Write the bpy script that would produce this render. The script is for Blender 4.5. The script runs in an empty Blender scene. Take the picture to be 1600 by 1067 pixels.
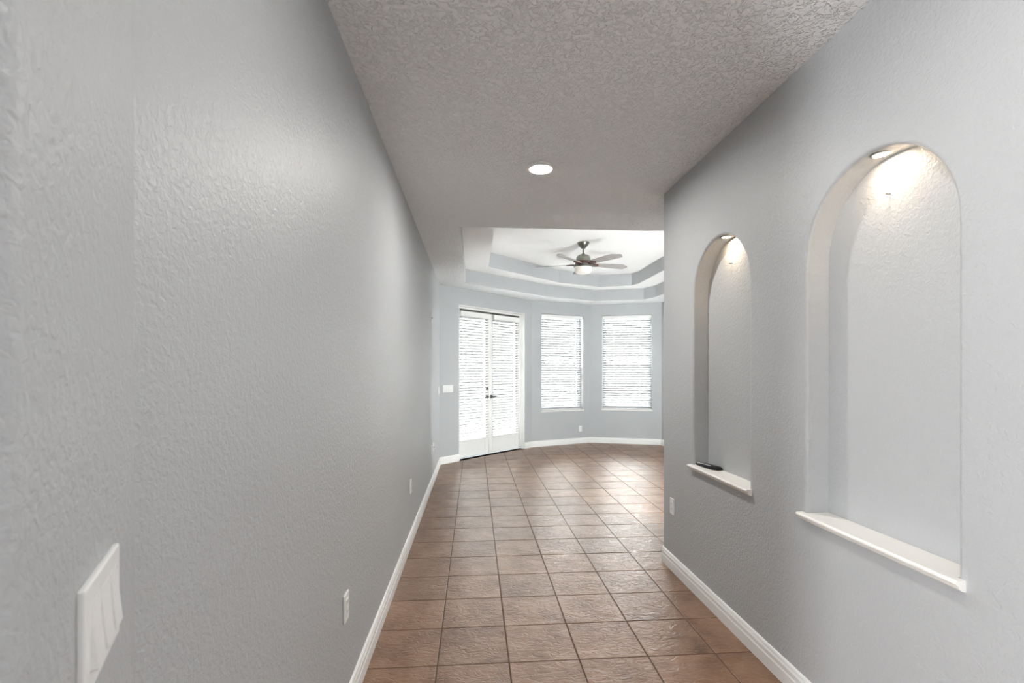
import bpy, bmesh, math, random
from mathutils import Vector, Matrix
random.seed(7)
R = math.radians
SC = bpy.context.scene
COL = SC.collection

# ------------------------------------------------------------------ camera
CAM_H = 1.42
FOC = 770.0                       # focal length in pixels of the 1600 px wide frame
cam_d = bpy.data.cameras.new('camera')
cam = bpy.data.objects.new('camera', cam_d); COL.objects.link(cam)
cam.location = (0, 0, CAM_H)
cam.rotation_euler = (R(90), 0, R(-4.38))
cam_d.sensor_fit = 'HORIZONTAL'; cam_d.sensor_width = 36.0
cam_d.lens = 36.0 * FOC / 1600.0
cam_d.shift_y = 46.5 / 1600.0
cam_d.clip_start = 0.02
cam_d.dof.use_dof = True
cam_d.dof.focus_distance = 4.5
cam_d.dof.aperture_fstop = 7.0
SC.camera = cam

# ------------------------------------------------------------------ light
SC.view_settings.view_transform = 'Standard'
SC.view_settings.look = 'None'
SC.view_settings.gamma = 1.0
SC.view_settings.use_curve_mapping = False
SC.view_settings.exposure = 2.08

world = bpy.data.worlds.new('overcast_sky'); SC.world = world
world.use_nodes = True
bg = world.node_tree.nodes['Background']
bg.inputs['Color'].default_value = (1.0, 1.0, 1.0, 1)
bg.inputs['Strength'].default_value = 17.0

def area(name, loc, rot, sx, sy, power, color=(1, 1, 1), portal=False, shape='RECTANGLE'):
    l = bpy.data.lights.new(name, 'AREA'); l.shape = shape
    l.size = sx; l.size_y = sy; l.energy = power; l.color = color
    if portal: l.cycles.is_portal = True
    o = bpy.data.objects.new(name, l); COL.objects.link(o)
    o.location = loc; o.rotation_euler = rot
    return o

# plan of the place (metres): x to the right, y down the hall, z up
XL = -0.525                       # face of the long left wall
XR = 1.415                        # face of the niche wall
CEIL = 2.743; T1 = 2.950; T2 = 3.166
A = (XL, 7.56); B = (1.074, 9.16); C = (2.290, 9.680)
XRR = 3.60
D = (XRR, C[1] - (XRR - C[0]) * math.tan(R(18)))
Y_CORNER = 3.632
WALLS = {'door': (A, 45.0, 2.262), 'w1': (B, math.degrees(math.atan2(C[0]-B[0], C[1]-B[1])), math.hypot(C[0]-B[0], C[1]-B[1])),
         'w2': (C, 108.0, math.hypot(D[0]-C[0], D[1]-C[1]))}
def rotz_of(head): return R(90 - head)
def frame_pt(key, s, y, z):
    P, h, L = WALLS[key]; a = R(h)
    return (P[0] + s*math.sin(a) - y*math.cos(a), P[1] + s*math.cos(a) + y*math.sin(a), z)

# daylight enters through the bay and two added openings; portals only guide the sampling of the sky
for key, s, w, z, h in (('door', 1.225, 1.62, 1.24, 2.44), ('w1', 0.69, 0.94, 1.585, 1.83), ('w2', 0.725, 0.94, 1.585, 1.83)):
    area('sky_portal', frame_pt(key, s, 0.215, z), (R(-90), 0, rotz_of(WALLS[key][1])), w, h, 1, portal=True)
area('sky_portal', (-2.56, -1.625, 1.25), (R(90), 0, R(-90)), 0.6, 2.1, 1, portal=True)
area('sky_portal', (2.85, Y_CORNER-0.21, 1.24), (R(90), 0, 0), 0.7, 2.2, 1, portal=True)

# ------------------------------------------------------------------ materials
def new_mat(name):
    m = bpy.data.materials.new(name); m.use_nodes = True
    nt = m.node_tree; b = nt.nodes['Principled BSDF']
    return m, nt, b
def simple(name, col, rough=0.5, metal=0.0, spec=0.5, noise=0.03, nscale=30.0):
    m, nt, b = new_mat(name)
    n = nt.nodes.new('ShaderNodeTexNoise'); n.inputs['Scale'].default_value = nscale; n.inputs['Detail'].default_value = 3
    co = nt.nodes.new('ShaderNodeTexCoord'); nt.links.new(co.outputs['Object'], n.inputs['Vector'])
    r = nt.nodes.new('ShaderNodeValToRGB')
    r.color_ramp.elements[0].position = 0.3; r.color_ramp.elements[1].position = 0.7
    r.color_ramp.elements[0].color = tuple(c*(1-noise) for c in col) + (1,)
    r.color_ramp.elements[1].color = tuple(min(1, c*(1+noise)) for c in col) + (1,)
    nt.links.new(n.outputs['Fac'], r.inputs['Fac']); nt.links.new(r.outputs['Color'], b.inputs['Base Color'])
    b.inputs['Roughness'].default_value = rough; b.inputs['Metallic'].default_value = metal
    b.inputs['Specular IOR Level'].default_value = spec
    return m

def paint(name, col, rough, scale, dist, strength, knock=False, spec=0.5):
    m, nt, b = new_mat(name)
    g = nt.nodes.new('ShaderNodeNewGeometry')
    n1 = nt.nodes.new('ShaderNodeTexNoise'); n1.inputs['Scale'].default_value = scale
    n1.inputs['Detail'].default_value = 3.0; n1.inputs['Roughness'].default_value = 0.55; n1.inputs['Distortion'].default_value = 0.6
    nt.links.new(g.outputs['Position'], n1.inputs['Vector'])
    h = n1.outputs['Fac']
    if knock:
        r = nt.nodes.new('ShaderNodeValToRGB')
        r.color_ramp.elements[0].position = 0.47; r.color_ramp.elements[1].position = 0.56
        nt.links.new(h, r.inputs['Fac'])
        n2 = nt.nodes.new('ShaderNodeTexNoise'); n2.inputs['Scale'].default_value = scale*2.5; n2.inputs['Detail'].default_value = 2
        nt.links.new(g.outputs['Position'], n2.inputs['Vector'])
        mx = nt.nodes.new('ShaderNodeMix'); mx.inputs['Factor'].default_value = 0.35
        nt.links.new(r.outputs['Color'], mx.inputs['A']); nt.links.new(n2.outputs['Fac'], mx.inputs['B'])
        h = mx.outputs['Result']
    bp = nt.nodes.new('ShaderNodeBump'); bp.inputs['Distance'].default_value = dist; bp.inputs['Strength'].default_value = strength
    nt.links.new(h, bp.inputs['Height']); nt.links.new(bp.outputs['Normal'], b.inputs['Normal'])
    nl = nt.nodes.new('ShaderNodeTexNoise'); nl.inputs['Scale'].default_value = 1.3; nl.inputs['Detail'].default_value = 2
    nt.links.new(g.outputs['Position'], nl.inputs['Vector'])
    rc = nt.nodes.new('ShaderNodeValToRGB')
    rc.color_ramp.elements[0].position = 0.3; rc.color_ramp.elements[1].position = 0.7
    rc.color_ramp.elements[0].color = tuple(c*0.985 for c in col) + (1,)
    rc.color_ramp.elements[1].color = tuple(c*1.015 for c in col) + (1,)
    nt.links.new(nl.outputs['Fac'], rc.inputs['Fac']); nt.links.new(rc.outputs['Color'], b.inputs['Base Color'])
    b.inputs['Roughness'].default_value = rough; b.inputs['Specular IOR Level'].default_value = spec
    return m

M = {}
M['wall'] = paint('grey_wall_paint', (0.45, 0.465, 0.476), 0.40, 75, 0.006, 0.5, spec=0.24)
M['ceiling'] = paint('white_knockdown_ceiling', (0.92, 0.935, 0.945), 0.75, 42, 0.016, 0.8, knock=True, spec=0.2)
M['tray'] = paint('white_tray_ceiling', (0.91, 0.912, 0.91), 0.8, 60, 0.002, 0.2, spec=0.2)
M['trim'] = simple('white_semi_gloss_trim', (0.84, 0.84, 0.825), 0.32, noise=0.01)
M['sill'] = simple('cream_painted_sill', (0.86, 0.85, 0.82), 0.35, noise=0.01)
M['plate'] = simple('white_plastic_plate', (0.80, 0.80, 0.79), 0.30, noise=0.01)
M['plate_gap'] = simple('dark_plate_slot', (0.05, 0.05, 0.05), 0.6)
M['slat'] = simple('darkened_blind_slat', (0.235, 0.237, 0.239), 0.45, noise=0.02, nscale=8)  # white slats darkened so their shaded lines read against the glare
M['rail'] = simple('white_blind_rail', (0.80, 0.80, 0.79), 0.4, noise=0.01)
M['cord'] = simple('white_ladder_cord', (0.85, 0.85, 0.85), 0.8)
M['vinyl'] = simple('white_window_vinyl', (0.80, 0.81, 0.82), 0.4, noise=0.01)
M['bronze'] = simple('dark_matte', (0.06, 0.06, 0.055), 0.6)
M['nickel'] = simple('brushed_nickel', (0.27, 0.27, 0.245), 0.28, metal=1.0, noise=0.08, nscale=80)
M['handle'] = simple('satin_nickel_lever', (0.13, 0.13, 0.125), 0.3, metal=1.0)
M['brown'] = simple('dark_brown_bracket', (0.075, 0.035, 0.025), 0.35, noise=0.2)
M['blade'] = simple('grey_beige_blade', (0.33, 0.31, 0.30), 0.45, noise=0.08, nscale=12)
M['black'] = simple('black_plastic', (0.006, 0.006, 0.0065), 0.5, spec=0.25)
M['white_strip'] = simple('white_strip', (0.82, 0.82, 0.80), 0.4)
M['grout'] = simple('brown_grout', (0.085, 0.055, 0.034), 0.85, noise=0.15, nscale=60)
M['paver'] = simple('darkened_patio_pavers', (0.030, 0.030, 0.029), 0.9, spec=0.0, noise=0.08, nscale=4)  # darkened to cut the bounce onto the blinds
M['ext'] = simple('darkened_stucco', (0.043, 0.043, 0.0428), 0.9, spec=0.0)

M['added_lawn'] = simple('darkened_lawn', (0.030, 0.0305, 0.0294), 0.95, spec=0.0, noise=0.3, nscale=3)

def tile_mat():
    m, nt, b = new_mat('brown_slate_look_tile')
    L = nt.links.new
    g = nt.nodes.new('ShaderNodeNewGeometry'); oi = nt.nodes.new('ShaderNodeObjectInfo')
    off = nt.nodes.new('ShaderNodeVectorMath'); off.operation = 'SCALE'; off.inputs[0].default_value = (37.0, 53.0, 19.0)
    L(oi.outputs['Random'], off.inputs['Scale'])
    ad = nt.nodes.new('ShaderNodeVectorMath'); ad.operation = 'ADD'
    L(g.outputs['Position'], ad.inputs[0]); L(off.outputs[0], ad.inputs[1])
    mp = nt.nodes.new('ShaderNodeMapping'); mp.inputs['Scale'].default_value = (0.75, 1.5, 1.0); mp.inputs['Rotation'].default_value = (0, 0, R(14))
    L(ad.outputs[0], mp.inputs['Vector'])
    n = nt.nodes.new('ShaderNodeTexNoise'); n.inputs['Scale'].default_value = 15; n.inputs['Detail'].default_value = 3.5
    n.inputs['Distortion'].default_value = 1.2; n.inputs['Roughness'].default_value = 0.5
    L(mp.outputs[0], n.inputs['Vector'])
    # ridged relief: crinkled slate surface
    s1 = nt.nodes.new('ShaderNodeMath'); s1.operation = 'SUBTRACT'; s1.inputs[1].default_value = 0.5; L(n.outputs['Fac'], s1.inputs[0])
    s2 = nt.nodes.new('ShaderNodeMath'); s2.operation = 'ABSOLUTE'; L(s1.outputs[0], s2.inputs[0])
    s3 = nt.nodes.new('ShaderNodeMath'); s3.operation = 'MINIMUM'; s3.inputs[1].default_value = 0.085; L(s2.outputs[0], s3.inputs[0])
    bp = nt.nodes.new('ShaderNodeBump'); bp.inputs['Distance'].default_value = 0.026; bp.inputs['Strength'].default_value = 0.62
    L(s3.outputs[0], bp.inputs['Height'])
    n3 = nt.nodes.new('ShaderNodeTexNoise'); n3.inputs['Scale'].default_value = 14; n3.inputs['Detail'].default_value = 4
    L(mp.outputs[0], n3.inputs['Vector'])
    b3 = nt.nodes.new('ShaderNodeBump'); b3.inputs['Distance'].default_value = 0.006; b3.inputs['Strength'].default_value = 0.5
    L(n3.outputs['Fac'], b3.inputs['Height']); L(bp.outputs[0], b3.inputs['Normal']); L(b3.outputs[0], b.inputs['Normal'])
    # colour: warm brown clouds with a shift from tile to tile
    n2 = nt.nodes.new('ShaderNodeTexNoise'); n2.inputs['Scale'].default_value = 6; n2.inputs['Detail'].default_value = 6; n2.inputs['Roughness'].default_value = 0.62
    L(ad.outputs[0], n2.inputs['Vector'])
    r = nt.nodes.new('ShaderNodeValToRGB'); cr = r.color_ramp
    cr.elements[0].position = 0.28; cr.elements[0].color = (0.125, 0.060, 0.028, 1)
    cr.elements[1].position = 0.74; cr.elements[1].color = (0.315, 0.188, 0.120, 1)
    e = cr.elements.new(0.5); e.color = (0.225, 0.124, 0.072, 1)
    L(n2.outputs['Fac'], r.inputs['Fac'])
    hs = nt.nodes.new('ShaderNodeHueSaturation')
    mr = nt.nodes.new('ShaderNodeMapRange'); mr.inputs['To Min'].default_value = 0.88; mr.inputs['To Max'].default_value = 1.12
    L(oi.outputs['Random'], mr.inputs['Value']); L(mr.outputs[0], hs.inputs['Value']); L(r.outputs['Color'], hs.inputs['Color'])
    L(hs.outputs['Color'], b.inputs['Base Color'])
    b.inputs['Roughness'].default_value = 0.33
    b.inputs['Specular IOR Level'].default_value = 0.6
    return m
M['tile'] = tile_mat()

def glass_mat():
    m = bpy.data.materials.new('clear_pane_glass'); m.use_nodes = True; nt = m.node_tree
    nt.nodes.clear()
    o = nt.nodes.new('ShaderNodeOutputMaterial'); t = nt.nodes.new('ShaderNodeBsdfTransparent'); g = nt.nodes.new('ShaderNodeBsdfGlossy')
    t.inputs['Color'].default_value = (0.95, 0.965, 0.96, 1); g.inputs['Roughness'].default_value = 0.02
    f = nt.nodes.new('ShaderNodeFresnel'); f.inputs['IOR'].default_value = 1.25
    mx = nt.nodes.new('ShaderNodeMixShader')
    nt.links.new(f.outputs[0], mx.inputs[0]); nt.links.new(t.outputs[0], mx.inputs[1]); nt.links.new(g.outputs[0], mx.inputs[2])
    nt.links.new(mx.outputs[0], o.inputs['Surface'])
    return m
M['glass'] = glass_mat()
def glow(name, col, strength):
    m, nt, b = new_mat(name)
    b.inputs['Base Color'].default_value = (0.62, 0.60, 0.57, 1); b.inputs['Roughness'].default_value = 0.4
    b.inputs['Emission Color'].default_value = col + (1,); b.inputs['Emission Strength'].default_value = strength
    return m
M['lens'] = glow('lit_led_lens', (1.0, 0.985, 0.95), 3.0)
M['puck_lens'] = glow('lit_warm_puck_lens', (1.0, 0.86, 0.68), 3.0)
M['fan_glass'] = glow('faint_glow_fan_glass', (1.0, 0.92, 0.82), 0.06)  # fan lamp is off; a faint glow is put into the shade

# ------------------------------------------------------------------ mesh helpers
class MB:
    def __init__(s): s.v = []; s.f = []; s.sm = []
    def add(s, vs, fs, smooth=False):
        b = len(s.v); s.v += [tuple(p) for p in vs]
        for f in fs: s.f.append([i + b for i in f]); s.sm.append(smooth)
        return s
    def box(s, x0, x1, y0, y1, z0, z1):
        vs = [(x0,y0,z0),(x1,y0,z0),(x1,y1,z0),(x0,y1,z0),(x0,y0,z1),(x1,y0,z1),(x1,y1,z1),(x0,y1,z1)]
        return s.add(vs, [(0,3,2,1),(4,5,6,7),(0,1,5,4),(1,2,6,5),(2,3,7,6),(3,0,4,7)])
    def bevbox(s, x0, x1, y0, y1, z0, z1, b):
        bm = bmesh.new(); bmesh.ops.create_cube(bm, size=1)
        for v in bm.verts:
            v.co = ((x0+x1)/2 + v.co.x*(x1-x0), (y0+y1)/2 + v.co.y*(y1-y0), (z0+z1)/2 + v.co.z*(z1-z0))
        bmesh.ops.bevel(bm, geom=bm.edges[:], offset=b, segments=2, affect='EDGES', profile=0.5)
        bm.verts.index_update()
        s.add([v.co[:] for v in bm.verts], [[v.index for v in f.verts] for f in bm.faces]); bm.free()
        return s
    def prism(s, poly, z0, z1, smooth_side=False):
        n = len(poly)
        s.add([(x, y, z0) for x, y in poly], [list(range(n))[::-1]])
        s.add([(x, y, z1) for x, y in poly], [list(range(n))])
        vs = [(x, y, z0) for x, y in poly] + [(x, y, z1) for x, y in poly]
        s.add(vs, [(i, (i+1) % n, n+(i+1) % n, n+i) for i in range(n)], smooth_side)
        return s
    def lathe(s, prof, c=(0, 0, 0), seg=32, axis='z', smooth=True):
        vs = []
        for r, z in prof:
            for k in range(seg):
                a = 2*math.pi*k/seg; x, y = r*math.cos(a), r*math.sin(a)
                vs.append({'z': (c[0]+x, c[1]+y, c[2]+z), 'y': (c[0]+x, c[1]+z, c[2]+y), 'x': (c[0]+z, c[1]+x, c[2]+y)}[axis])
        fs = [(i*seg+k, i*seg+(k+1) % seg, (i+1)*seg+(k+1) % seg, (i+1)*seg+k) for i in range(len(prof)-1) for k in range(seg)]
        fs.append(list(range(seg))[::-1]); fs.append([(len(prof)-1)*seg+k for k in range(seg)])
        return s.add(vs, fs, smooth)
    def ring(s, x0, x1, z0, z1, wx0, wx1, wz0, wz1, y0, y1):
        """rectangular frame in the local xz plane"""
        a, b_, c, d = x0+wx0, x1-wx1, z0+wz0, z1-wz1
        O = [(x0,z0),(x1,z0),(x1,z1),(x0,z1)]; I = [(a,c),(b_,c),(b_,d),(a,d)]
        vs = [(x,y0,z) for x,z in O] + [(x,y0,z) for x,z in I] + [(x,y1,z) for x,z in O] + [(x,y1,z) for x,z in I]
        fs = []
        for i in range(4):
            j = (i+1) % 4
            fs += [(i,j,4+j,4+i), (8+j,8+i,12+i,12+j), (j,i,8+i,8+j), (4+i,4+j,12+j,12+i)]
        return s.add(vs, fs)
    def mesh(s, name, recalc=True):
        me = bpy.data.meshes.new(name); me.from_pydata(s.v, [], s.f)
        me.polygons.foreach_set('use_smooth', s.sm)
        if recalc:
            bm = bmesh.new(); bm.from_mesh(me)
            bmesh.ops.recalc_face_normals(bm, faces=bm.faces[:]); bm.to_mesh(me); bm.free()
        me.update()
        if any(s.sm): me.set_sharp_from_angle(angle=R(38))
        return me
    def build(s, name, mat, parent=None, loc=None, rotz=None, recalc=True):
        return obj(name, s.mesh(name, recalc), mat, parent, loc, rotz)

def obj(name, me, mat=None, parent=None, loc=None, rotz=None):
    o = bpy.data.objects.new(name, me); COL.objects.link(o)
    if mat and not me.materials: me.materials.append(M[mat])
    if parent: o.parent = parent
    if loc is not None: o.location = loc
    if rotz is not None: o.rotation_euler = (0, 0, rotz)
    return o
def struct(o): o['kind'] = 'structure'; return o
def tag(o, label, cat, group=None):
    o['label'] = label; o['category'] = cat
    if group: o['group'] = group
    return o
def empty(name, loc, rotz=0.0):
    o = bpy.data.objects.new(name, None); COL.objects.link(o)
    o.location = loc; o.rotation_euler = (0, 0, rotz); o.empty_display_size = 0.1
    return o

def wall_rect(name, L, H, th, openings, loc, rotz, mat='wall', ext0=0.0, ext1=0.0):
    """slab along local x, room face y=0, back y=th; openings (x0,x1,z0,z1); the back face runs on by ext0 / ext1"""
    xs = sorted({0.0, L} | {o[0] for o in openings} | {o[1] for o in openings})
    zs = sorted({0.0, H} | {o[2] for o in openings} | {o[3] for o in openings})
    mb = MB()
    def bx(x): return -ext0 if x == 0 else (L + ext1 if x == L else x)
    for i in range(len(xs)-1):
        for j in range(len(zs)-1):
            cx, cz = (xs[i]+xs[i+1])/2, (zs[j]+zs[j+1])/2
            if any(o[0] < cx < o[1] and o[2] < cz < o[3] for o in openings): continue
            x0, x1, z0, z1 = xs[i], xs[i+1], zs[j], zs[j+1]
            mb.add([(x0,0,z0),(x1,0,z0),(x1,0,z1),(x0,0,z1)], [(0,1,2,3)])
            mb.add([(bx(x0),th,z0),(bx(x1),th,z0),(bx(x1),th,z1),(bx(x0),th,z1)], [(3,2,1,0)])
    for x0, x1, z0, z1 in openings:
        for p, q in (((x0,z0),(x1,z0)), ((x1,z0),(x1,z1)), ((x1,z1),(x0,z1)), ((x0,z1),(x0,z0))):
            mb.add([(p[0],0,p[1]),(q[0],0,q[1]),(q[0],th,q[1]),(p[0],th,p[1])], [(0,1,2,3)])
    for x in (0.0, L): mb.add([(x,0,0),(x,0,H),(bx(x),th,H),(bx(x),th,0)], [(0,1,2,3)])
    for z in (0.0, H): mb.add([(0,0,z),(L,0,z),(L+ext1,th,z),(-ext0,th,z)], [(0,1,2,3)])
    return struct(mb.build(name, mat, None, loc, rotz, recalc=False))

def fill_plane(loops, to3d, mb):
    """planar face with holes"""
    bm = bmesh.new(); edges = []
    for lp in loops:
        vs = [bm.verts.new((u, v, 0)) for u, v in lp]
        edges += [bm.edges.new((vs[i], vs[(i+1) % len(vs)])) for i in range(len(vs))]
    bmesh.ops.triangle_fill(bm, use_beauty=True, use_dissolve=False, edges=edges, normal=(0, 0, 1))
    bm.verts.index_update()
    mb.add([to3d(v.co.x, v.co.y) for v in bm.verts], [[v.index for v in f.verts] for f in bm.faces])
    bm.free()

# ------------------------------------------------------------------ setting: walls
FRONT_Y = -3.6
wl = MB().box(XL-0.14, XL, 0.805, A[1]+0.18, 0, CEIL).build('wall_left', 'wall'); struct(wl)

# short angled wall with the light switches, rounded outer corner
c0 = Vector((-0.333, 0.381)); du = Vector((-0.415, 0.910)).normalized(); dv = Vector((-du.y, du.x))
r0 = 0.022
poly = []
ctr = c0 + du*r0 + dv*r0
for k in range(9):
    a = k/8*math.pi/2
    poly.append(tuple(ctr - dv*r0*math.cos(a) - du*r0*math.sin(a)))
poly += [tuple(c0 + dv*0.15), tuple(c0 + dv*0.15 + du*0.42), (XL-0.14, 0.805), (XL, 0.805)]
struct(MB().prism(poly, 0, CEIL, True).build('wall_entry', 'wall'))

wall_rect('wall_back_left', WALLS['door'][2], CEIL, 0.20, [(0.40, 2.05, 0.0, 2.475)], A+(0,), rotz_of(45), ext1=0.04)
wall_rect('wall_back', WALLS['w1'][2], CEIL, 0.20, [(0.21, 1.168, 0.665, 2.51)], B+(0,), rotz_of(WALLS['w1'][1]), ext0=0.04, ext1=0.08)
wall_rect('wall_back_right', WALLS['w2'][2], CEIL, 0.20, [(0.25, 1.20, 0.67, 2.52)], C+(0,), rotz_of(108), ext0=0.08, ext1=0.2)
wall_rect('wall_room_right', D[1]-Y_CORNER, CEIL, 0.15, [], D+(0,), R(-90), ext0=0.1)
wall_rect('wall_room_front', XRR+0.15-XR-0.2, CEIL, 0.2, [(XRR+0.15-3.2, XRR+0.15-2.5, 0.0, 2.25)], (XRR+0.15, Y_CORNER, 0), R(180))
# entrance hall behind the camera, with an opening added on its left for light
wall_rect('wall_entrance', XR+2.4+0.2, CEIL, 0.15, [], (XR+0.2, FRONT_Y, 0), R(180))
wall_rect('wall_entrance_left', 4.42, CEIL, 0.15, [(1.675, 2.275, 0.2, 2.3)], (-2.4, FRONT_Y, 0), R(90))
struct(MB().box(-2.55, -0.70, 0.80, 0.95, 0, CEIL).build('wall_entrance_right', 'wall'))

# right wall with two arched niches and a rounded far end
NICHES = ((2.768, 0.656), (1.673, 0.660))          # centre y, width
NZ0 = 0.805; NTOP = 2.205; ND = 0.10; NR = 0.014
RB = 0.05
def arch(cy, w, off, n=28):
    h = w/2 + off; zs = NTOP - w/2
    pts = [(cy-h, NZ0), (cy-h, zs*0.5+NZ0*0.5), (cy-h, zs)]
    pts += [(cy - h*math.cos(math.pi*k/n), zs + h*math.sin(math.pi*k/n)) for k in range(1, n)]
    pts += [(cy+h, zs), (cy+h, zs*0.5+NZ0*0.5), (cy+h, NZ0)]
    return pts
mb = MB()
ye = Y_CORNER - RB
fill_plane([[(FRONT_Y, 0), (ye, 0), (ye, CEIL), (FRONT_Y, CEIL)]] + [arch(cy, w, NR) for cy, w in NICHES],
           lambda u, v: (XR, u, v), mb)
for cy, w in NICHES:
    rings = []
    for k in range(6):
        a = k/5*math.pi/2
        rings.append([(XR + NR*(1-math.cos(a)), y, z) for y, z in arch(cy, w, NR*(1-math.sin(a)))])
    rings.append([(XR+ND, y, z) for y, z in arch(cy, w, 0)])
    n = len(rings[0]); vs = [p for r_ in rings for p in r_]
    fs = [(i*n+k, i*n+(k+1) % n, (i+1)*n+(k+1) % n, (i+1)*n+k) for i in range(len(rings)-1) for k in range(n)]
    mb.add(vs, fs, True)
    fill_plane([arch(cy, w, 0)], lambda u, v: (XR+ND, u, v), mb)
arcp = [(XR + RB*(1-math.cos(k/10*math.pi/2)), ye + RB*math.sin(k/10*math.pi/2)) for k in range(11)]
vs = [(x, y, z) for z in (0, CEIL) for x, y in arcp]
mb.add(vs, [(k, k+1, 11+k+1, 11+k) for k in range(10)], True)
mb.add([(XR+RB, Y_CORNER, 0), (XR+0.2, Y_CORNER, 0), (XR+0.2, Y_CORNER, CEIL), (XR+RB, Y_CORNER, CEIL)], [(0, 1, 2, 3)])
mb.add([(XR+0.2, Y_CORNER, 0), (XR+0.2, FRONT_Y, 0), (XR+0.2, FRONT_Y, CEIL), (XR+0.2, Y_CORNER, CEIL)], [(0, 1, 2, 3)])
wall_right = struct(mb.build('wall_right', 'wall', recalc=False))

# cream moulded sills of the niches
def niche_sill(cy, w):
    y0, y1 = cy-w/2-0.025, cy+w/2+0.025
    prof = [(ND, 0.0), (-0.028, 0.0), (-0.032, -0.004), (-0.032, -0.010), (-0.024, -0.016), (-0.020, -0.024), (-0.012, -0.031), (0.0, -0.034)]
    zt = NZ0 + 0.010
    mb = MB(); n = len(prof)
    for yy0, yy1, pr in ((y0, y1, [p for p in prof[1:]] + [(0.0, 0.0)]), (cy-w/2, cy+w/2, [(ND, 0.0), (-0.001, 0.0), (-0.001, -0.012), (ND, -0.012)])):
        n = len(pr)
        vs = [(XR+x, y, zt+z) for y in (yy0, yy1) for x, z in pr]
        mb.add(vs, [(i, (i+1) % n, n+(i+1) % n, n+i) for i in range(n)] + [list(range(n)), list(range(n, 2*n))[::-1]])
    return mb.build('niche_sill', 'sill', wall_right)
for cy, w in NICHES: niche_sill(cy, w)

# ------------------------------------------------------------------ setting: ceiling with two-step tray
TR1 = [(-0.13, 4.54), (-0.13, 7.40), (1.25, 8.56+0.06), (2.27, 9.16), (3.12, 8.87), (3.22, 8.55), (3.22, 4.54)]
TR2 = [(0.21, 4.88), (0.21, 7.22), (1.458, 8.42), (2.264, 8.80), (2.80, 8.60), (2.86, 8.40), (2.86, 4.88)]
outer = [(-2.6, FRONT_Y-0.2), (XRR+0.2, FRONT_Y-0.2), (XRR+0.2, D[1]+0.3), (C[0]+0.1, C[1]+0.32), (B[0]-0.15, B[1]+0.32), (XL-0.3, A[1]+0.12), (XL-0.3, 0.95), (-2.6, 0.95)]
mb = MB(); fill_plane([outer, TR1], lambda u, v: (u, v, CEIL), mb)
ceiling = struct(mb.build('ceiling', 'ceiling', recalc=False))
def band(poly, z0, z1, name, mat):
    n = len(poly); vs = [(x, y, z) for z in (z0, z1) for x, y in poly]
    return MB().add(vs, [(i, (i+1) % n, n+(i+1) % n, n+i) for i in range(n)]).build(name, mat, ceiling, recalc=False)
band(TR1, CEIL, T1, 'tray_riser', 'wall'); band(TR2, T1, T2, 'tray_riser', 'wall')
mb = MB(); fill_plane([TR1, TR2], lambda u, v: (u, v, T1), mb); mb.build('tray_shelf', 'tray', ceiling, recalc=False)
mb = MB(); fill_plane([TR2], lambda u, v: (u, v, T2), mb); mb.build('tray_top', 'tray', ceiling, recalc=False)

# ------------------------------------------------------------------ setting: floor, tiles
fl = [(-2.4, FRONT_Y), (XR+0.1, FRONT_Y), (XR+0.1, Y_CORNER-0.1), (XRR+0.05, Y_CORNER-0.1), (XRR+0.05, D[1]+0.06), (C[0]+0.02, C[1]+0.09),
      (B[0]-0.05, B[1]+0.09), (XL-0.05, A[1]+0.10), (XL-0.05, 0.85), (-2.4, 0.85)]
floor = struct(MB().prism(fl, -0.12, -0.0025).build('floor', 'grout'))
TS = 0.347; TG = 0.0032; TX0 = -0.178; TY0 = 2.397
def clip(poly, p, n):
    out = []
    for i in range(len(poly)):
        a, b = poly[i], poly[(i+1) % len(poly)]
        da = (a[0]-p[0])*n[0] + (a[1]-p[1])*n[1]; db = (b[0]-p[0])*n[0] + (b[1]-p[1])*n[1]
        if da >= 0: out.append(a)
        if (da >= 0) != (db >= 0):
            t = da/(da-db); out.append((a[0]+t*(b[0]-a[0]), a[1]+t*(b[1]-a[1])))
    return out
def inward(key):
    P, h, L = WALLS[key]; a = R(h); return (P, (math.cos(a), -math.sin(a)))
def shrink(poly, d):
    cx = sum(p[0] for p in poly)/len(poly); cy = sum(p[1] for p in poly)/len(poly); out = []
    n = len(poly)
    for i in range(n):
        p0, p1, p2 = (Vector(poly[i-1]), Vector(poly[i]), Vector(poly[(i+1) % n]))
        e1 = (p1-p0); e2 = (p2-p1)
        if e1.length < 1e-6 or e2.length < 1e-6: out.append(tuple(p1)); continue
        e1.normalize(); e2.normalize()
        n1 = Vector((-e1.y, e1.x)); n2 = Vector((-e2.y, e2.x)); m = n1+n2
        q = p1 + m*(d/max(0.3, 1+n1.dot(n2))); out.append((q.x, q.y))
    return out
def tile_geo(mb, poly):
    rings = [([p for p in poly], -0.009), (poly, -0.0012), (shrink(poly, 0.0016), 0.0)]
    n = len(poly); vs = [(x, y, z) for pl, z in rings for x, y in pl]
    fs = [(i*n+k, i*n+(k+1) % n, (i+1)*n+(k+1) % n, (i+1)*n+k) for i in range(2) for k in range(n)] + [list(range(2*n, 3*n))]
    mb.add(vs, fs)
hs = TS/2 - TG
full = [(-hs, -hs), (hs, -hs), (hs, hs), (-hs, hs)]
mb = MB(); tile_geo(mb, full); tile_me = mb.mesh('tile', False); tile_me.materials.append(M['tile'])
rest = MB(); ct, st = math.cos(R(4.38)), math.sin(R(4.38))
n_single = 0
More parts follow.
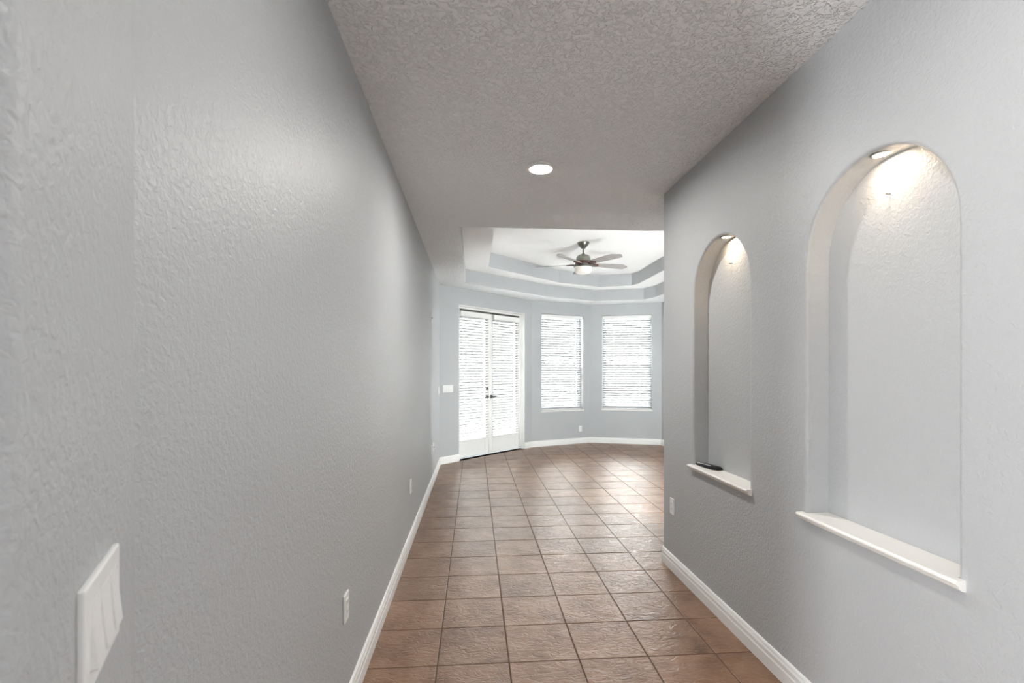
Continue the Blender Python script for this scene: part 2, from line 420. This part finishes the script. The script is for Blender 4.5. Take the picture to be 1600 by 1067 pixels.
for i in range(-9, 13):
    for j in range(-18, 23):
        cx, cy = TX0 + (i+0.5)*TS, TY0 + (j+0.5)*TS
        poly = [(cx+x, cy+y) for x, y in full]
        if cy > 0.85: poly = clip(poly, (XL, 0), (1, 0))
        if poly and cy < Y_CORNER-0.15: poly = clip(poly, (XR, 0), (-1, 0))
        if poly and cy < Y_CORNER and cx > XR+TS/2: continue
        for n_ in (((XRR, 0), (-1, 0)), ((0, FRONT_Y), (0, 1)), ((-2.4, 0), (1, 0)), inward('door'), inward('w1'), inward('w2')):
            if len(poly) >= 3: poly = clip(poly, *n_)
        if cx < XL and poly: poly = clip(poly, (0, 0.80), (0, -1)) if cy < 0.9 else []
        if len(poly) < 3: continue
        ar = abs(sum(poly[k][0]*poly[(k+1) % len(poly)][1] - poly[(k+1) % len(poly)][0]*poly[k][1] for k in range(len(poly))))/2
        if ar < 0.0008: continue
        depth = cx*st + cy*ct; px = 800 + FOC*(cx*ct - cy*st)/max(depth, 0.1); py = 580 + FOC*CAM_H/max(depth, 0.1)
        seen = depth > 1.0 and 500 < px < 1330 and py < 1240 and (cy < Y_CORNER or px < 1075)
        if not seen:
            tile_geo(rest, poly); continue
        n_single += 1
        if abs(ar - (2*hs)**2) < 1e-5:
            o = bpy.data.objects.new('tile', tile_me); COL.objects.link(o); o.parent = floor
            o.location = (cx, cy, random.uniform(-0.0004, 0.0))
        else:
            mb = MB(); tile_geo(mb, [(x-cx, y-cy) for x, y in poly])
            obj('tile', mb.mesh('tile', False), 'tile', floor, (cx, cy, 0))
o = obj('tile_field', rest.mesh('tile_field', False), 'tile', floor); o['kind'] = 'stuff'
print('single tiles', n_single)

# ------------------------------------------------------------------ setting: baseboards
BP = [(0.0, 0.0), (0.017, 0.0), (0.017, 0.058), (0.0145, 0.064), (0.0145, 0.084), (0.011, 0.092), (0.009, 0.103), (0.005, 0.109), (0.0, 0.110)]
def baseboard(name, path, g0=None, g1=None):
    """profile swept along a plan path; the board stands to the right-hand side of the direction of travel"""
    pts = [Vector(p) for p in path]; pre = Vector(g0) if g0 else None; post = Vector(g1) if g1 else None
    mb = MB(); n = len(pts); m = len(BP); vs = []
    for i, p in enumerate(pts):
        a = pts[i-1] if i else pre; b = pts[i+1] if i < n-1 else post
        d1 = (p-a).normalized() if a is not None else None; d2 = (b-p).normalized() if b is not None else None
        d1 = d1 or d2; d2 = d2 or d1
        n1 = Vector((d1.y, -d1.x)); n2 = Vector((d2.y, -d2.x)); mm = (n1+n2)/(1+n1.dot(n2))
        vs += [(p.x+mm.x*o, p.y+mm.y*o, z) for o, z in BP]
    fs = [(i*m+k, (i+1)*m+k, (i+1)*m+(k+1) % m, i*m+(k+1) % m) for i in range(n-1) for k in range(m)]
    fs += [list(range(m)), list(range((n-1)*m, n*m))[::-1]]
    mb.add(vs, fs, False)
    return struct(mb.build(name, 'trim'))
fp = lambda k, s: frame_pt(k, s, 0, 0)[:2]
baseboard('baseboard_left', [(XL, 0.805), A], tuple(c0), fp('door', 0.4))
baseboard('baseboard_entry', [tuple(c0 + du*0.03), (XL, 0.805)], None, A)
baseboard('baseboard_back_left', [A, fp('door', 0.40)], (XL, 1), None)
baseboard('baseboard_door_right', [frame_pt('door', 2.05, 0.085, 0)[:2], fp('door', 2.05), B], None, C)
baseboard('baseboard_back', [B, C], A, D)
baseboard('baseboard_back_right', [C, D], B, (XRR, 4))
baseboard('baseboard_room_right', [D, (XRR, Y_CORNER)], C, None)
baseboard('baseboard_right', [(XR+0.75, Y_CORNER)] + arcp[::-1] + [(XR, -1.2)])

# ------------------------------------------------------------------ setting: windows and double door
def window(name, key, x0, x1, z0, z1):
    P, h, L = WALLS[key]
    e = struct(empty(name, frame_pt(key, (x0+x1)/2, 0, z0), rotz_of(h)))
    w = (x1-x0)/2; H = z1-z0; zm = 0.44*H
    MB().ring(-w, w, 0, H, 0.035, 0.035, 0.035, 0.035, 0.105, 0.185).build('window_frame', 'vinyl', e)
    up = MB().ring(-w+0.03, w-0.03, zm-0.02, H-0.03, 0.035, 0.035, 0.045, 0.035, 0.145, 0.175).build('sash', 'vinyl', e)
    lo = MB().ring(-w+0.03, w-0.03, 0.03, zm+0.025, 0.035, 0.035, 0.045, 0.045, 0.11, 0.14).build('sash', 'vinyl', e)
    MB().box(-w+0.06, w-0.06, 0.158, 0.162, zm, H-0.06).build('pane', 'glass', up)
    MB().box(-w+0.06, w-0.06, 0.123, 0.127, 0.07, zm).build('pane', 'glass', lo)
    MB().bevbox(-0.03, 0.03, 0.095, 0.112, zm+0.005, zm+0.022, 0.003).build('latch', 'vinyl', lo)
    MB().bevbox(-w-0.015, w+0.015, -0.022, 0.105, -0.022, 0.002, 0.005).build('window_sill', 'sill', e)
    return e
window('window_1', 'w1', 0.21, 1.168, 0.665, 2.51)
window('window_2', 'w2', 0.25, 1.20, 0.67, 2.52)

DW = 1.65; DH = 2.475
dr = struct(empty('door_1', frame_pt('door', 1.225, 0, 0), rotz_of(45)))
fr = MB()
fr.box(-DW/2, -DW/2+0.035, 0.09, 0.19, 0, DH); fr.box(DW/2-0.035, DW/2, 0.09, 0.19, 0, DH); fr.box(-DW/2, DW/2, 0.09, 0.19, DH-0.04, DH)
fr.build('door_frame', 'trim', dr)
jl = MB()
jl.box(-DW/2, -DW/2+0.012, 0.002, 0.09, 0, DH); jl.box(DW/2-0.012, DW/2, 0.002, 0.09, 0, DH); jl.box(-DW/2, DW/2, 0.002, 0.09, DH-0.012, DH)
jl.build('bright_reveal', 'trim', dr)  # white boards stand in for daylight falling on the reveal
MB().box(-DW/2+0.035, DW/2-0.035, 0.10, 0.18, 0.0, 0.016).build('threshold', 'vinyl', dr)
MB().box(-DW/2+0.035, DW/2-0.035, 0.105, 0.15, DH-0.066, DH-0.04).build('head_strip', 'bronze', dr)  # dark strip across the head of the double door
LW = DW/2 - 0.035 - 0.004
def leaf(sx):
    x0, x1 = (-LW-0.003, -0.003) if sx < 0 else (0.003, LW+0.003)
    z0, z1 = 0.019, DH-0.068
    lf = MB().ring(x0, x1, z0, z1, 0.085, 0.085, 0.27, 0.10, 0.125, 0.168).build('door_leaf', 'trim', dr)
    MB().ring(x0+0.08, x1-0.08, z0+0.265, z1-0.095, 0.016, 0.016, 0.016, 0.016, 0.118, 0.126).build('glazing_bead', 'trim', lf)
    MB().box(x0+0.08, x1-0.08, 0.145, 0.149, z0+0.265, z1-0.095).build('pane', 'glass', lf)
    MB().ring(x0+0.09, x1-0.09, z0+0.05, z0+0.225, 0.012, 0.012, 0.012, 0.012, 0.119, 0.126).build('kick_panel', 'trim', lf)
    if sx < 0: MB().box(-0.018, 0.018, 0.112, 0.126, z0, z1).build('astragal', 'trim', lf)
    hx = -0.050 if sx < 0 else 0.052
    mb = MB(); mb.lathe([(0.0, 0.0), (0.031, 0.0), (0.031, 0.008), (0.026, 0.012), (0.011, 0.014), (0.010, 0.045), (0.0, 0.045)], (hx, 0, 0), 20, 'y')
    mb.v = [(x, 0.125-y, z+0.98) for x, y, z in mb.v]
    lx = -1 if sx < 0 else 1
    n0 = len(mb.v)
    pts = [(0, 0.010), (0.03, 0.010), (0.07, 0.008), (0.105, 0.006)]
    vs = []
    for d, r_ in pts:
        for k in range(8):
            a = 2*math.pi*k/8; vs.append((hx+lx*d, 0.125-0.042+0.6*r_*math.cos(a), 0.98+r_*math.sin(a)))
    mb.add(vs, [(i*8+k, i*8+(k+1) % 8, (i+1)*8+(k+1) % 8, (i+1)*8+k) for i in range(3) for k in range(8)] + [list(range(8)), list(range(24, 32))], True)
    mb.build('lever_handle', 'handle', lf)
    if sx < 0:
        mb = MB().lathe([(0.0, 0.0), (0.029, 0.0), (0.029, 0.010), (0.020, 0.018), (0.0, 0.018)], (hx, 0, 0), 20, 'y')
        mb.v = [(x, 0.125-y, z+1.115) for x, y, z in mb.v]
        mb.box(hx-0.006, hx+0.006, 0.092, 0.110, 1.10, 1.13)
        mb.build('deadbolt', 'handle', lf)
    return lf
leaf(-1); leaf(1)

# unseen glazed door added behind the niche wall to brighten the bay room
sd = struct(empty('added_light_door', (2.85, Y_CORNER, 0), R(180)))
MB().ring(-0.35, 0.35, 0, 2.25, 0.04, 0.04, 0.03, 0.04, 0.05, 0.15).build('door_frame', 'vinyl', sd)
lf = MB().ring(-0.32, 0.32, 0.03, 2.21, 0.05, 0.05, 0.08, 0.06, 0.08, 0.12).build('door_leaf', 'vinyl', sd)
MB().box(-0.28, 0.28, 0.098, 0.102, 0.1, 2.16).build('pane', 'glass', lf)

# ------------------------------------------------------------------ blinds
SP = 0.0452
def slat_mesh(w):
    d = 0.025; mb = MB(); n = 4; top = []; bot = []
    for k in range(n+1):
        t = -1 + 2*k/n; y = t*d; z = 0.0028*(1-t*t)
        top.append((y, z+0.0016)); bot.append((y, z-0.0016))
    pr = top + bot[::-1]; m = len(pr)
    vs = [(x, y, z) for x in (-w/2, w/2) for y, z in pr]
    mb.add(vs, [(i, (i+1) % m, m+(i+1) % m, m+i) for i in range(m)] + [list(range(m)), list(range(m, 2*m))[::-1]])
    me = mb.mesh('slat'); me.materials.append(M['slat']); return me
def blind(label, key, s, y, z0, z1, w, tilt, valance, group):
    P, h, L = WALLS[key]
    e = tag(empty('venetian_blind', frame_pt(key, s, y, z0), rotz_of(h)), label, 'blind', group)
    H = z1-z0
    MB().bevbox(-w/2, w/2, -0.026, 0.026, H-0.05, H, 0.004).build('headrail', 'rail', e)
    MB().bevbox(-w/2-0.006, w/2+0.006, -0.038, -0.027, H-valance, H, 0.003).build('valance', 'rail', e)
    MB().bevbox(-w/2, w/2, -0.026, 0.026, 0.0, 0.018, 0.004).build('bottom_rail', 'rail', e)
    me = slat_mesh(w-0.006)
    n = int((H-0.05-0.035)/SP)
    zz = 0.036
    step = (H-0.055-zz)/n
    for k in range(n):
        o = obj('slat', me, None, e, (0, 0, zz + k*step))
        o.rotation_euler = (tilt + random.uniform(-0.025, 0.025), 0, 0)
    for x in ((-w*0.27, w*0.27) if w > 0.8 else (-w*0.28, w*0.28)):
        for yy in (-0.0285, 0.0285):
            MB().box(x-0.002, x+0.002, yy-0.0008, yy+0.0008, 0.015, H-0.02).build('ladder_cord', 'cord', e)
    mb = MB().box(-w/2+0.050, -w/2+0.053, -0.034, -0.031, H*0.50, H-0.03)
    c = mb.build('pull_cord', 'cord', e)
    mb = MB().lathe([(0.002, 0.03), (0.005, 0.02), (0.008, 0.0), (0.004, -0.004)], (-w/2+0.0515, -0.0325, H*0.50-0.024), 10); mb.build('tassel', 'bronze', c)
    return e
G = 'white horizontal slat blinds in the bay'
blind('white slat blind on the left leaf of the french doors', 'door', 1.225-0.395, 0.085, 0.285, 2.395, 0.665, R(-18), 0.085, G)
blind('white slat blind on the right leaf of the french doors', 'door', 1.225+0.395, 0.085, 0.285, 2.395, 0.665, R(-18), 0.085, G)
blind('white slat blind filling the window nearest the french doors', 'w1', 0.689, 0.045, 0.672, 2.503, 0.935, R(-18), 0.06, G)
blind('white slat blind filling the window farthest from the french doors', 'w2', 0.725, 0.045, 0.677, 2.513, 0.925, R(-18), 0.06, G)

# ------------------------------------------------------------------ outside
PAT = [(XL-0.9, A[1]+0.5), (XL-0.2, A[1]+0.2), (B[0]-0.1, B[1]+0.23), (C[0]+0.1, C[1]+0.26), (XRR+0.3, D[1]+0.3), (XRR+0.2, 4.0), (6.0, 4.0), (6.0, 11.4), (-2.6, 11.4), (-2.6, A[1]+0.5)]
struct(MB().prism(PAT, -0.2, -0.06).build('added_patio_floor', 'paver'))  # added near-black paving, keeps bright bounce off the slat undersides
struct(MB().box(-30, 40, 4.0, 60, -0.4, -0.20).build('added_lawn', 'added_lawn'))  # added dark ground, so the blind gaps stay below white-out
struct(MB().box(-14, 22, 20.0, 20.3, -0.2, 3.9).build('wall_added_screen', 'ext'))  # added dark wall, screens the bright sky behind the blinds

# ------------------------------------------------------------------ ceiling fan
FX, FY = 1.474, 6.587
fan = tag(empty('ceiling_fan', (FX, FY, T2)), 'brushed nickel ceiling fan with five grey blades and frosted light', 'ceiling fan')
MB().lathe([(0.0, 0.0), (0.078, 0.0), (0.080, -0.006), (0.078, -0.016), (0.060, -0.045), (0.034, -0.076), (0.028, -0.084), (0.0, -0.084)], seg=32).build('canopy', 'nickel', fan)
MB().lathe([(0.0, -0.080), (0.0125, -0.080), (0.0125, -0.175), (0.0, -0.175)], seg=16).build('downrod', 'nickel', fan)
MB().lathe([(0.0, -0.150), (0.018, -0.150), (0.024, -0.165), (0.060, -0.172), (0.083, -0.186), (0.095, -0.208), (0.100, -0.235), (0.100, -0.262), (0.0, -0.262)], seg=40).build('motor_housing', 'nickel', fan)
MB().lathe([(0.0, -0.262), (0.108, -0.262), (0.110, -0.300), (0.0, -0.300)], seg=40).build('flywheel', 'brown', fan)
MB().lathe([(0.0, -0.300), (0.118, -0.300), (0.127, -0.308), (0.127, -0.335), (0.122, -0.340), (0.0, -0.340)], seg=40).build('light_ring', 'nickel', fan)
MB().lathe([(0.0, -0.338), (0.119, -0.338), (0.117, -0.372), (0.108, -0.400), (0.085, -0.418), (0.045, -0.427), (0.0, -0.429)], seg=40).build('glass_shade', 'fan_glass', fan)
def blade_mesh():
    out = [(0.13, -0.045), (0.30, -0.060), (0.48, -0.074), (0.575, -0.076), (0.668, -0.012), (0.672, 0.004), (0.635, 0.062), (0.60, 0.068), (0.45, 0.066), (0.28, 0.055), (0.13, 0.045)]
    mb = MB().prism(out, -0.0035, 0.0035); return mb.mesh('blade')
bme = blade_mesh(); bme.materials.append(M['blade'])
brk = MB()
brk.prism([(0.085, -0.028), (0.15, -0.036), (0.215, -0.030), (0.235, 0.0), (0.215, 0.030), (0.15, 0.036), (0.085, 0.028)], -0.016, -0.0038)
brk.prism([(0.085, -0.022), (0.13, -0.022), (0.13, 0.022), (0.085, 0.022)], -0.030, -0.010)
brme = brk.mesh('blade_bracket'); brme.materials.append(M['brown'])
for k in range(5):
    o = obj('blade', bme, None, fan, (0, 0, -0.293))
    o.rotation_euler = (R(-11), 0, R(90 + 72*k - 4.38))
    obj('blade_bracket', brme, None, o)

# ------------------------------------------------------------------ recessed hall light
def downlight(loc, label, power):
    e = tag(empty('recessed_downlight', loc), label, 'ceiling light')
    MB().lathe([(0.060, 0.0), (0.094, 0.0), (0.096, -0.006), (0.093, -0.011), (0.073, -0.012), (0.071, -0.009), (0.062, -0.004)], seg=40).build('trim_ring', 'trim', e)
    MB().lathe([(0.0, -0.0045), (0.062, -0.0045), (0.062, -0.0025), (0.0, -0.0025)], seg=40).build('lens', 'lens', e)
    l = area('downlight_lamp', (0, 0, -0.006), (0, 0, 0), 0.122, 0.122, power, (1.0, 0.97, 0.92), shape='DISK'); l.parent = e
    return e
downlight((0.431, 3.18, CEIL), 'round white recessed ceiling light, lit, in the hall ceiling', 6.5)

downlight((0.431, 1.0, CEIL), 'added recessed fill light, out of view above the viewpoint', 2.6)  # fill lamp added out of frame to light the near walls

# ------------------------------------------------------------------ niche lights
def niche_light(cy, label):
    e = tag(empty('niche_light', (XR+0.05, cy, NTOP)), label, 'spotlight', 'niche spotlights')
    MB().lathe([(0.026, 0.002), (0.034, 0.0), (0.034, -0.004), (0.027, -0.006), (0.024, -0.003)], seg=28).build('bezel', 'nickel', e)
    MB().lathe([(0.0, -0.004), (0.026, -0.004), (0.026, 0.0), (0.0, 0.0)], seg=28).build('lens', 'puck_lens', e)
    l = area('niche_lamp', (0, 0, -0.009), (0, 0, 0), 0.045, 0.045, 0.33, (1.0, 0.76, 0.52), shape='DISK'); l.parent = e
niche_light(NICHES[0][0], 'small round spotlight in the crown of the far arched niche')
niche_light(NICHES[1][0], 'small round spotlight in the crown of the near arched niche')

# nails left in the niche backs
for y, z, lab in ((1.688, 2.067, 'bent wire nail in the back of the near arched niche'), (2.794, 2.055, 'small nail in the back of the far arched niche')):
    mb = MB().lathe([(0.0, 0.0), (0.0016, 0.0), (0.0016, -0.016), (0.0028, -0.016), (0.0028, -0.018), (0.0, -0.018)], (0, 0, 0), 8, 'x')
    tag(mb.build('nail', 'handle', None, (XR+ND, y, z)), lab, 'nail')

# slim black case lying on the far niche sill
def case():
    e = tag(empty('black_case', (XR+0.050, 3.005, NZ0+0.0105), R(90+13)), 'slim black pointed case with a white strip lying in the far niche', 'case')
    # local x runs towards the tip
    out = [(-0.120, -0.016), (-0.095, -0.034), (-0.02, -0.036), (0.06, -0.024), (0.125, -0.003), (0.126, 0.002), (0.07, 0.020), (-0.02, 0.034), (-0.09, 0.038), (-0.120, 0.016)]
    mb = MB(); n = len(out)
    lay = [(0.94, 0.0), (1.0, 0.005), (1.0, 0.009), (0.92, 0.015), (0.74, 0.018)]
    vs = [(x*s, y*s, z) for s, z in lay for x, y in out]
    mb.add(vs, [(i*n+k, i*n+(k+1) % n, (i+1)*n+(k+1) % n, (i+1)*n+k) for i in range(len(lay)-1) for k in range(n)] + [list(range(n))[::-1], list(range(4*n, 5*n))], True)
    mb.build('shell', 'black', e)
    mb = MB().bevbox(-0.045, 0.078, 0.0085, 0.0165, 0.012, 0.0196, 0.001); mb.build('white_strip', 'white_strip', e)
case()

# ------------------------------------------------------------------ switches and outlets
def plate(name, loc, rotz, gangs, kind, label, cat, group=None):
    """local x along the wall, y into the wall, z up; the plate stands 8 mm proud"""
    e = tag(empty(name, loc, rotz), label, cat, group)
    w = 0.070 + 0.046*(gangs-1)
    MB().bevbox(-w/2, w/2, -0.008, 0.0, -0.0575, 0.0575, 0.0025).build('cover_plate', 'plate', e)
    for g in range(gangs):
        x = (g-(gangs-1)/2)*0.046
        if kind == 'outlet':
            f = MB().bevbox(x-0.0165, x+0.0165, -0.0105, -0.006, -0.0335, 0.0335, 0.001).build('receptacle', 'plate', e)
            mb = MB()
            for zc in (-0.019, 0.019):
                mb.box(x-0.0075, x-0.0055, -0.0108, -0.010, zc-0.003, zc+0.006); mb.box(x+0.0055, x+0.0075, -0.0108, -0.010, zc-0.003, zc+0.005)
            mb.build('slot', 'plate_gap', f)
        elif kind == 'rocker':
            MB().ring(x-0.0185, x+0.0185, -0.0355, 0.0355, 0.002, 0.002, 0.002, 0.002, -0.0084, -0.007).build('rocker_gap', 'plate_gap' if False else 'plate', e)
            up = 1 if g != 1 else 1
            vs = [(x-0.0165, -0.0078, 0.0335), (x+0.0165, -0.0078, 0.0335), (x+0.0165, -0.0145, -0.0335), (x-0.0165, -0.0145, -0.0335)]
            vs += [(a, -0.004, c) for a, b, c in vs]
            MB().add(vs, [(0, 1, 2, 3), (7, 6, 5, 4), (0, 4, 5, 1), (1, 5, 6, 2), (2, 6, 7, 3), (3, 7, 4, 0)]).build('rocker', 'plate', e)
        elif kind == 'jack':
            MB().lathe([(0.0, 0.0), (0.006, 0.0), (0.006, -0.012), (0.003, -0.012), (0.0, -0.012)], (x, -0.007, 0.0), 12, 'y').build('socket', 'handle', e)
    return e
LRZ = R(90)      # plates on the left wall: local x = +y, local y = -x (into the wall)
plate('wall_outlet', (XL, 2.055, 0.46), LRZ, 1, 'outlet', 'white wall outlet low on the left wall, nearest the viewpoint', 'outlet', 'left wall plates')
plate('wall_outlet', (XL, 4.105, 0.475), LRZ, 1, 'outlet', 'white wall outlet midway along the left wall', 'outlet', 'left wall plates')
plate('wall_outlet', (XL, 6.09, 0.455), LRZ, 1, 'outlet', 'white wall outlet near the far end of the left wall, nearer of two', 'outlet', 'left wall plates')
plate('cable_plate', (XL, 6.33, 0.455), LRZ, 1, 'jack', 'white cable plate beside the farthest low outlet on the left wall', 'wall plate', 'left wall plates')
plate('cable_plate', (XL, 6.06, 2.07), LRZ, 1, 'jack', 'white wall plate high on the far left wall', 'wall plate', 'left wall plates')
plate('light_switch', (XL, 7.32, 1.14), LRZ, 1, 'rocker', 'single white light switch at the far end of the left wall', 'light switch')
plate('light_switch', frame_pt('door', 0.168, 0, 1.15), rotz_of(45), 4, 'rocker', 'white four-rocker light switch beside the french doors', 'light switch')
plate('wall_outlet', frame_pt('w1', 1.10, 0, 0.29), rotz_of(WALLS['w1'][1]), 1, 'outlet', 'white wall outlet below the window nearest the french doors', 'outlet')
plate('wall_outlet', (XR, 3.425, 0.455), R(-90), 1, 'outlet', 'white wall outlet low on the niche wall beside the rounded corner', 'outlet')
sw = Vector((-0.4146, 0.559)) + du*0.046
t_ = (sw - c0).dot(du); sp = c0 + du*t_
plate('light_switch', (sp.x, sp.y, 1.14), math.atan2(du.y, du.x), 3, 'rocker', 'white three-rocker light switch close by on the angled left wall', 'light switch')
